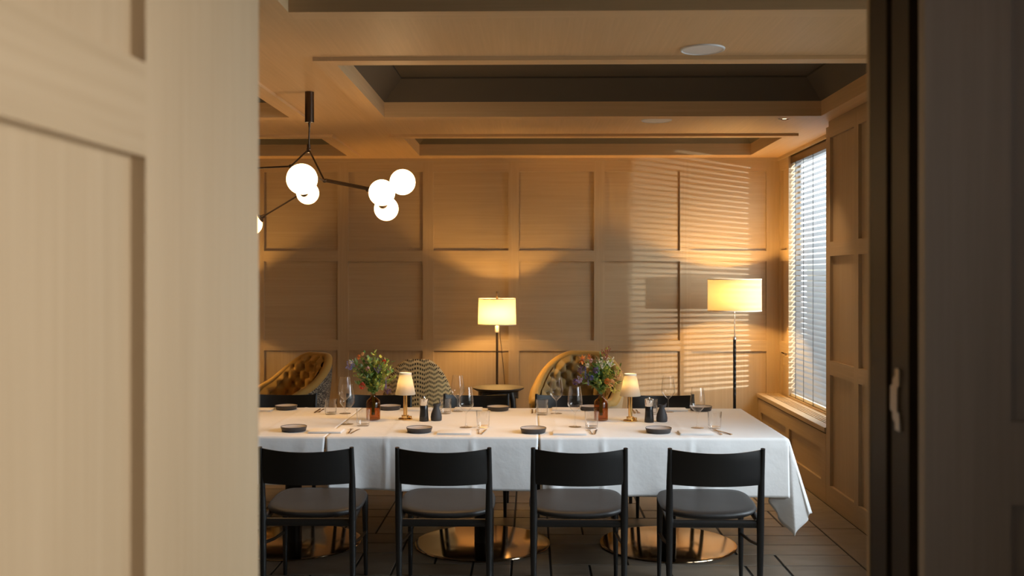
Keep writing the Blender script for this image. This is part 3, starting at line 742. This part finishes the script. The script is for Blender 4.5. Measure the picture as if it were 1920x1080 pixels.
place_many(make_tumbler, 'tumbler', 'water tumblers on the table', [
 (-.994,5.891,'clear water tumbler in front of the left vase'), (-.279,5.842,'clear water tumbler in the near row left of the middle plate'), (.356,5.833,'clear water tumbler in the near row in front of the right vase'), (1.072,5.826,'clear water tumbler in the near row at the window end'),
 (-1.288,6.392,'clear water tumbler in the far row left of the overlapping wine glasses'), (-.552,6.43,'clear water tumbler in the far row behind the left carafe'), (.072,6.392,'clear water tumbler in the far row beside the middle wine glass'), (.775,6.42,'clear water tumbler in the far row behind the right pepper mill')])
place_many(make_plate, 'plate', 'small dark plates on the table', [
 (-1.359,5.69,'small dark plate on the near side closest to the door'), (-.634,5.664,'small dark plate on the near side below the left pepper mill'), (.015,5.657,'small dark plate on the near side at the slit between the middle and right cloths'), (.726,5.67,'small dark plate on the near side below the right pepper mill'),
 (-1.633,6.625,'small dark plate on the far side closest to the door'), (-.94,6.628,'small dark plate on the far side just right of the left vase'), (-.216,6.600,'small dark plate on the far side below the round side table'), (.399,6.628,'small dark plate on the far side half hidden by the right vase'), (1.127,6.62,'small dark plate on the far side at the window end, behind a wine glass')])
def make_napkin():
    mb = MB(); w, d = .095, .062
    def lay(z0, z1, w_, d_, dx):
        def ring(w2, d2, z): return [(dx-w2,-d2,z),(dx+w2,-d2,z),(dx+w2,d2,z),(dx-w2,d2,z)]
        mb.rings([ring(w_-.002,d_-.002,z0), ring(w_,d_,z0+.001), ring(w_,d_,z1-.001), ring(w_-.003,d_-.003,z1)])
    lay(.0012,.0045,w,d,0); lay(.0045,.0080,w-.001,d-.002,-.001); lay(.008,.0110,w-.003,d-.001,.0005)
    return obj('napkin', mb, linen_napkin, smooth=30)
place_many(make_napkin, 'napkin', 'folded white napkins', [
 (-1.165,5.66,'folded white napkin beside the near plate closest to the door'), (-.432,5.625,'folded white napkin right of the near plate under the left pepper mill'), (.218,5.62,'folded white napkin right of the near plate at the cloth slit'), (.930,5.635,'folded white napkin on the near side below the wine glass at the window end'),
 (-1.80,6.56,'folded white napkin on the far side next to the door edge'), (-.75,6.60,'folded white napkin on the far side behind the left table lamp'), (-.415,6.62,'folded white napkin on the far side left of the plate under the side table'), (.235,6.62,'folded white napkin on the far side behind the middle wine glasses'), (.94,6.62,'folded white napkin on the far side left of the plate at the window end')])
def make_fork():
    mb = MB(); mb.tube([(0,-.085,.0030),(0,-.04,.0032),(0,.02,.0040),(0,.04,.0055)], [.0055,.004,.0025,.003], 10, flat=.4)
    def gridf(u, v): x = (-1+2*u)*(.004+.006*sstep(v*2)); return (x, .038+.022*v, .0055-.001*math.sin(v*PI)+.001)
    mb.rings([[(-.003,.038,.005),(.003,.038,.005),(.003,.038,.0065),(-.003,.038,.0065)],[(-.0095,.056,.004),(.0095,.056,.004),(.0095,.056,.0055),(-.0095,.056,.0055)]])
    for k in range(4):
        x = -.008+.00533*k; mb.tube([(x,.055,.0048),(x,.075,.004),(x,.088,.0058)], [.0013,.0012,.0007], 6)
    return obj('fork', mb, gold, smooth=50)
def make_knife():
    mb = MB(); mb.tube([(0,-.088,.0035),(0,-.04,.0035),(0,.0,.0035)], [.006,.005,.0042], 10, flat=.5)
    mb.rings([[(-.004,.0,.002),(.004,.0,.0025),(.004,.0,.0045),(-.004,.0,.0045)],[(-.007,.05,.002),(.006,.05,.0026),(.006,.05,.0038),(-.007,.05,.0036)],[(-.001,.092,.002),(.005,.088,.0026),(.005,.088,.0036),(-.001,.092,.003)]])
    return obj('knife', mb, gold, smooth=40)
cx = [(-1.02,'the near setting closest to the door'),(-.285,'the near setting second from the door'),(.352,'the near setting third from the door'),(1.075,'the near setting at the window end')]
cf = [(-1.38,'the far setting nearest the left overlapping wine glasses'),(-.60,'the far setting in front of the zigzag armchair'),(.035,'the far setting in front of the olive armchair'),(.700,'the far setting behind the right pepper mill')]
place_many(make_fork, 'fork', 'forks at the place settings', [(x-.012, 5.675, 'small warm metal fork at '+l, .06) for x, l in cx]+[(x, 6.53, 'small warm metal fork at '+l, PI) for x, l in cf])
place_many(make_knife, 'knife', 'knives at the place settings', [(x+.018, 5.672, 'small warm metal knife at '+l, -.12 if k < 3 else .35) for k, (x, l) in enumerate(cx)]+[(x-.024, 6.53, 'small warm metal knife at '+l, PI) for x, l in cf])

def make_mill():
    t = thing('pepper_mill', 'x', 'pepper mill')
    mb = MB(); mb.lathe([(.0285,0),(.029,.003),(.0265,.04),(.0245,.07),(.0245,.094),(.0235,.096)], 40); obj('mill_body', mb, black_plastic, t, smooth=40)
    mb = MB(); mb.lathe([(.0225,.096),(.0235,.098),(.0270,.128),(.0275,.138),(.024,.142),(.006,.143),(.006,.150),(.0045,.152)], 40); obj('mill_top', mb, chrome, t, smooth=40); return t
place_many(make_mill, 'pepper mill', 'pepper mills', [(-.654,6.095,'black pepper mill with metal top right of the left table lamp'), (.721,6.075,'black pepper mill with metal top right of the right table lamp')])
def make_carafe():
    mb = MB(); n = 40; prof = [(.030,0),(.0335,.004),(.0345,.022),(.031,.045),(.022,.068),(.0165,.082),(.0165,.090),(.020,.103),(.0185,.1035),(.0145,.090)]
    rs = []
    for r, z in prof:
        ring = []
        for j in range(n):
            a = 2*PI*j/n; k = max(0, math.cos(a))**6 if z > .088 else 0
            ring.append(((r+.010*k)*math.cos(a), r*math.sin(a), z+.012*k*(1 if z > .095 else .2)))
        rs.append(ring)
    mb.rings(rs, True, True); return obj('oil_carafe', mb, carafe_mat, smooth=50)
place_many(make_carafe, 'carafe', 'charcoal oil carafes', [(-.581,6.119,'small charcoal carafe beside the left pepper mill'), (.801,6.099,'small charcoal carafe beside the right pepper mill')])

# ---------------------------------------------------------------- small table lamps
def make_table_lamp():
    t = thing('table_lamp', 'x', 'table lamp')
    mb = MB(); mb.lathe([(.0435,0),(.0435,.006),(.038,.009),(.024,.010),(.024,.026),(.0125,.028),(.0125,.19),(.006,.192),(.006,.21)], 40); obj('stem', mb, brass, t, smooth=40)
    mb = MB(); mb.lathe([(.009,.010),(.009,.022)], 14, (.031,0,0)); obj('switch', mb, brass, t, smooth=40)
    sh = obj('lamp_shade', drum(.0635,.036,.132, 48), shade_white, t, loc=(0,0,.156), smooth=60)
    obj('shade_rim', rim(.036,.130,.005), bpy.data.materials['rim_tape'], sh)
    mb = MB(); mb.lathe([(.0001,.2875),(.0355,.2875)], 32, cap=False); 
    mb = MB(); mb.sphere((0,0,.222), .012, 12); obj('light_bulb', mb, bulb_glow, t, smooth=60)
    obj('shade_spider', spider(.048, .07), brass, sh)
    return t
LT = [(-.777,6.161,'small brass table lamp with white cone shade right of the left vase'), (.611,6.118,'small brass table lamp with white cone shade right of the right vase')]
place_many(make_table_lamp, 'table lamp', 'small brass table lamps', LT)
for x, y, _ in LT: point('table_lamp_light', (x, y, T0+.225), 6.0, WARM, .012)

# ---------------------------------------------------------------- vases and flowers
def leaf_mat(n, c): m = mat(n, c, .55); m.node_tree.nodes['Principled BSDF'].inputs['Transmission Weight'].default_value = 0; return m
G1, G2, G3 = leaf_mat('leaf_green', (.12,.23,.05)), leaf_mat('leaf_lime', (.45,.46,.07)), leaf_mat('leaf_grey', (.20,.26,.15))
PET = {k: mat('petal_'+k, c, .6) for k, c in dict(orange=(.80,.28,.05), red=(.62,.07,.03), pink=(.62,.36,.38), white=(.75,.68,.55), lilac=(.33,.24,.42), blue=(.16,.15,.34), rust=(.33,.09,.04), peach=(.75,.42,.18), plum=(.12,.06,.14), yellow=(.62,.48,.08)).items()}
def leaf(mb, p, d, ln, w, m=0):
    d = Vector(d).normalized(); s_ = d.cross(Vector((.1,.2,1))).normalized(); nrm = s_.cross(d); p = Vector(p); n = len(mb.v)
    pts = [p, p+d*ln*.35+s_*w+nrm*w*.25, p+d*ln*.75+s_*w*.6+nrm*w*.1, p+d*ln, p+d*ln*.75-s_*w*.6+nrm*w*.1, p+d*ln*.35-s_*w+nrm*w*.25, p+d*ln*.5-nrm*w*.1]
    mb.v += [tuple(q) for q in pts]
    for q in ((0,1,6),(1,2,6),(2,3,6),(3,4,6),(4,5,6),(5,0,6)): mb.face([n+i for i in q], m)
def blossom(kind, p, r, parent, rn):
    mb = MB(); p = Vector(p); face = Vector((rn.uniform(-.5,.5), -1, rn.uniform(0,.6))).normalized()
    a1 = face.cross(Vector((0,0,1))).normalized(); a2 = a1.cross(face)
    shape, colr = kind
    if shape == 'daisy':
        for k in range(9):
            a = 2*PI*k/9; d = a1*math.cos(a)+a2*math.sin(a)+face*.35; leaf(mb, p, d, r, r*.28)
        mb2 = MB(); mb2.sphere(p, r*.28, 10); o = obj('blossom', mb, PET[colr], parent); obj('flower_centre', mb2, PET['yellow'] if colr != 'orange' else PET['rust'], o, smooth=60)
    elif shape == 'ball':
        for k in range(70):
            z = 1-2*(k+.5)/70; a = k*2.4; d = Vector((math.sqrt(1-z*z)*math.cos(a), math.sqrt(1-z*z)*math.sin(a), z)); leaf(mb, p+d*r*.45, d+a2*.3, r*.6, r*.2)
        obj('blossom', mb, PET[colr], parent)
    elif shape == 'spike':
        for k in range(40):
            h = k/40; a = k*2.4; d = Vector((math.cos(a), math.sin(a), .6)); leaf(mb, p+Vector((0,0,(h-.5)*r*3)), d, r*.5*(1-h*.5), r*.16)
        obj('blossom', mb, PET[colr], parent)
    elif shape == 'spray':
        for k in range(16):
            q = p+Vector((rn.uniform(-1,1), rn.uniform(-.6,.6), rn.uniform(-.8,.8)))*r; mb.sphere(q, r*.13, 8); mb.tube([tuple(q), tuple(p-Vector((0,0,r*1.3)))], .0007, 4)
        obj('blossom', mb, PET[colr], parent, smooth=60)
def vase(x, y, lab_v, lab_b, flowers, seed, spread, limeside):
    mb = MB(); mb.lathe([(.0001,.002),(.036,.002),(.0425,.006),(.0435,.03),(.0435,.105),(.040,.120),(.026,.134),(.0165,.142),(.0155,.158),(.0180,.163),(.0165,.164),(.014,.158),(.0145,.142),(.024,.131),(.0375,.118),(.0405,.10),(.040,.012),(.0001,.008)], 44, cap=False)
    v_ = obj('bottle_vase', mb, amber_glass, loc=(x, y, T0), smooth=50); tag(v_, lab_v, 'vase', 'amber bottle vases')
    t = thing('flower_bouquet', lab_b, 'flowers', (x, y, T0+.012), 0, 'wildflower bouquets'); rn = random.Random(seed)
    st = MB(); lv = MB()
    ends = []
    for k in range(80):
        a = rn.uniform(0, 2*PI); e = rn.uniform(.0, 1.0)**.5; hgt = .21+.19*rn.random()*(1.15-.45*e)
        q = Vector((spread*e*math.cos(a), spread*.8*e*math.sin(a), hgt)); ends.append(q)
    for dx, dz, kd, r in flowers: ends.append(Vector((dx, rn.uniform(-.06,.0), dz)))
    for q in ends:
        base = Vector((rn.uniform(-.01,.01), rn.uniform(-.01,.01), .02)); neck = Vector((rn.uniform(-.009,.009), rn.uniform(-.009,.009), .148))
        mid = neck.lerp(q, .5)+Vector((-(q.x)*.18, -(q.y)*.18, .02)); st.tube([base, neck, mid, q], [.0013,.0013,.001,.0007], 5)
        for h in range(17):
            f_ = .12+.88*h/16; pp = neck.lerp(mid, f_*2) if f_ < .5 else mid.lerp(q, (f_-.5)*2)
            d = Vector((rn.gauss(0,1), rn.gauss(0,1), rn.gauss(.35,.7)))+(q-neck).normalized()*.8
            lime = (pp.x*limeside > rn.uniform(-.03,.05)); m_ = (1 if rn.random() < .65 else 0) if lime else (0 if rn.random() < .75 else (2 if rn.random() < .6 else 1))
            leaf(lv, pp, d, rn.uniform(.014,.036), rn.uniform(.005,.011), m_)
    obj('stems', st, G1, t, smooth=60); lo = obj('leaves', lv, [G1, G2, G3], t); lo['kind'] = 'stuff'
    for dx, dz, kd, r in flowers: blossom(kd, (dx, -.06+rn.uniform(-.02,.01), dz), r*1.2, t, rn)
    return t
zz = lambda py: 1.635-(py-520)/304-T0-.012
vase(-.972, 6.134, 'amber bottle vase holding green foliage at the left', 'bushy green bouquet with red and orange blooms in the left vase',
 [((px-700)/304, zz(py), kd, r) for px, py, kd, r in [(676,668,('daisy','orange'),.017),(684,662,('ball','peach'),.010),(723,677,('ball','red'),.013),(719,682,('ball','orange'),.008),(693,690,('ball','pink'),.013),(682,722,('ball','red'),.020),(661,682,('spray','blue'),.022),(712,689,('spray','plum'),.02),(727,716,('spike','lilac'),.020),(729,728,('spray','plum'),.02),(662,676,('spray','white'),.012)]], 3, .14, 1)
vase(.433, 6.138, 'amber bottle vase holding mixed wildflowers at the right', 'loose wildflower bouquet with orange daisy and purple blooms in the right vase',
 [((px-1127)/304, zz(py), kd, r) for px, py, kd, r in [(1092,673,('daisy','orange'),.028),(1104,668,('daisy','orange'),.020),(1107,674,('ball','pink'),.012),(1137,656,('spray','rust'),.026),(1133,664,('spray','rust'),.022),(1128,676,('spray','white'),.030),(1143,675,('spray','white'),.024),(1100,683,('ball','white'),.013),(1117,692,('ball','lilac'),.020),(1097,698,('spike','blue'),.022),(1088,690,('spray','plum'),.022),(1102,710,('spike','blue'),.020),(1078,714,('ball','plum'),.018),(1085,708,('spray','lilac'),.018),(1137,713,('ball','orange'),.018),(1145,716,('ball','peach'),.022),(1108,706,('ball','blue'),.014),(1150,722,('spray','yellow'),.028),(1158,700,('spray','peach'),.022)]], 9, .12, 1)
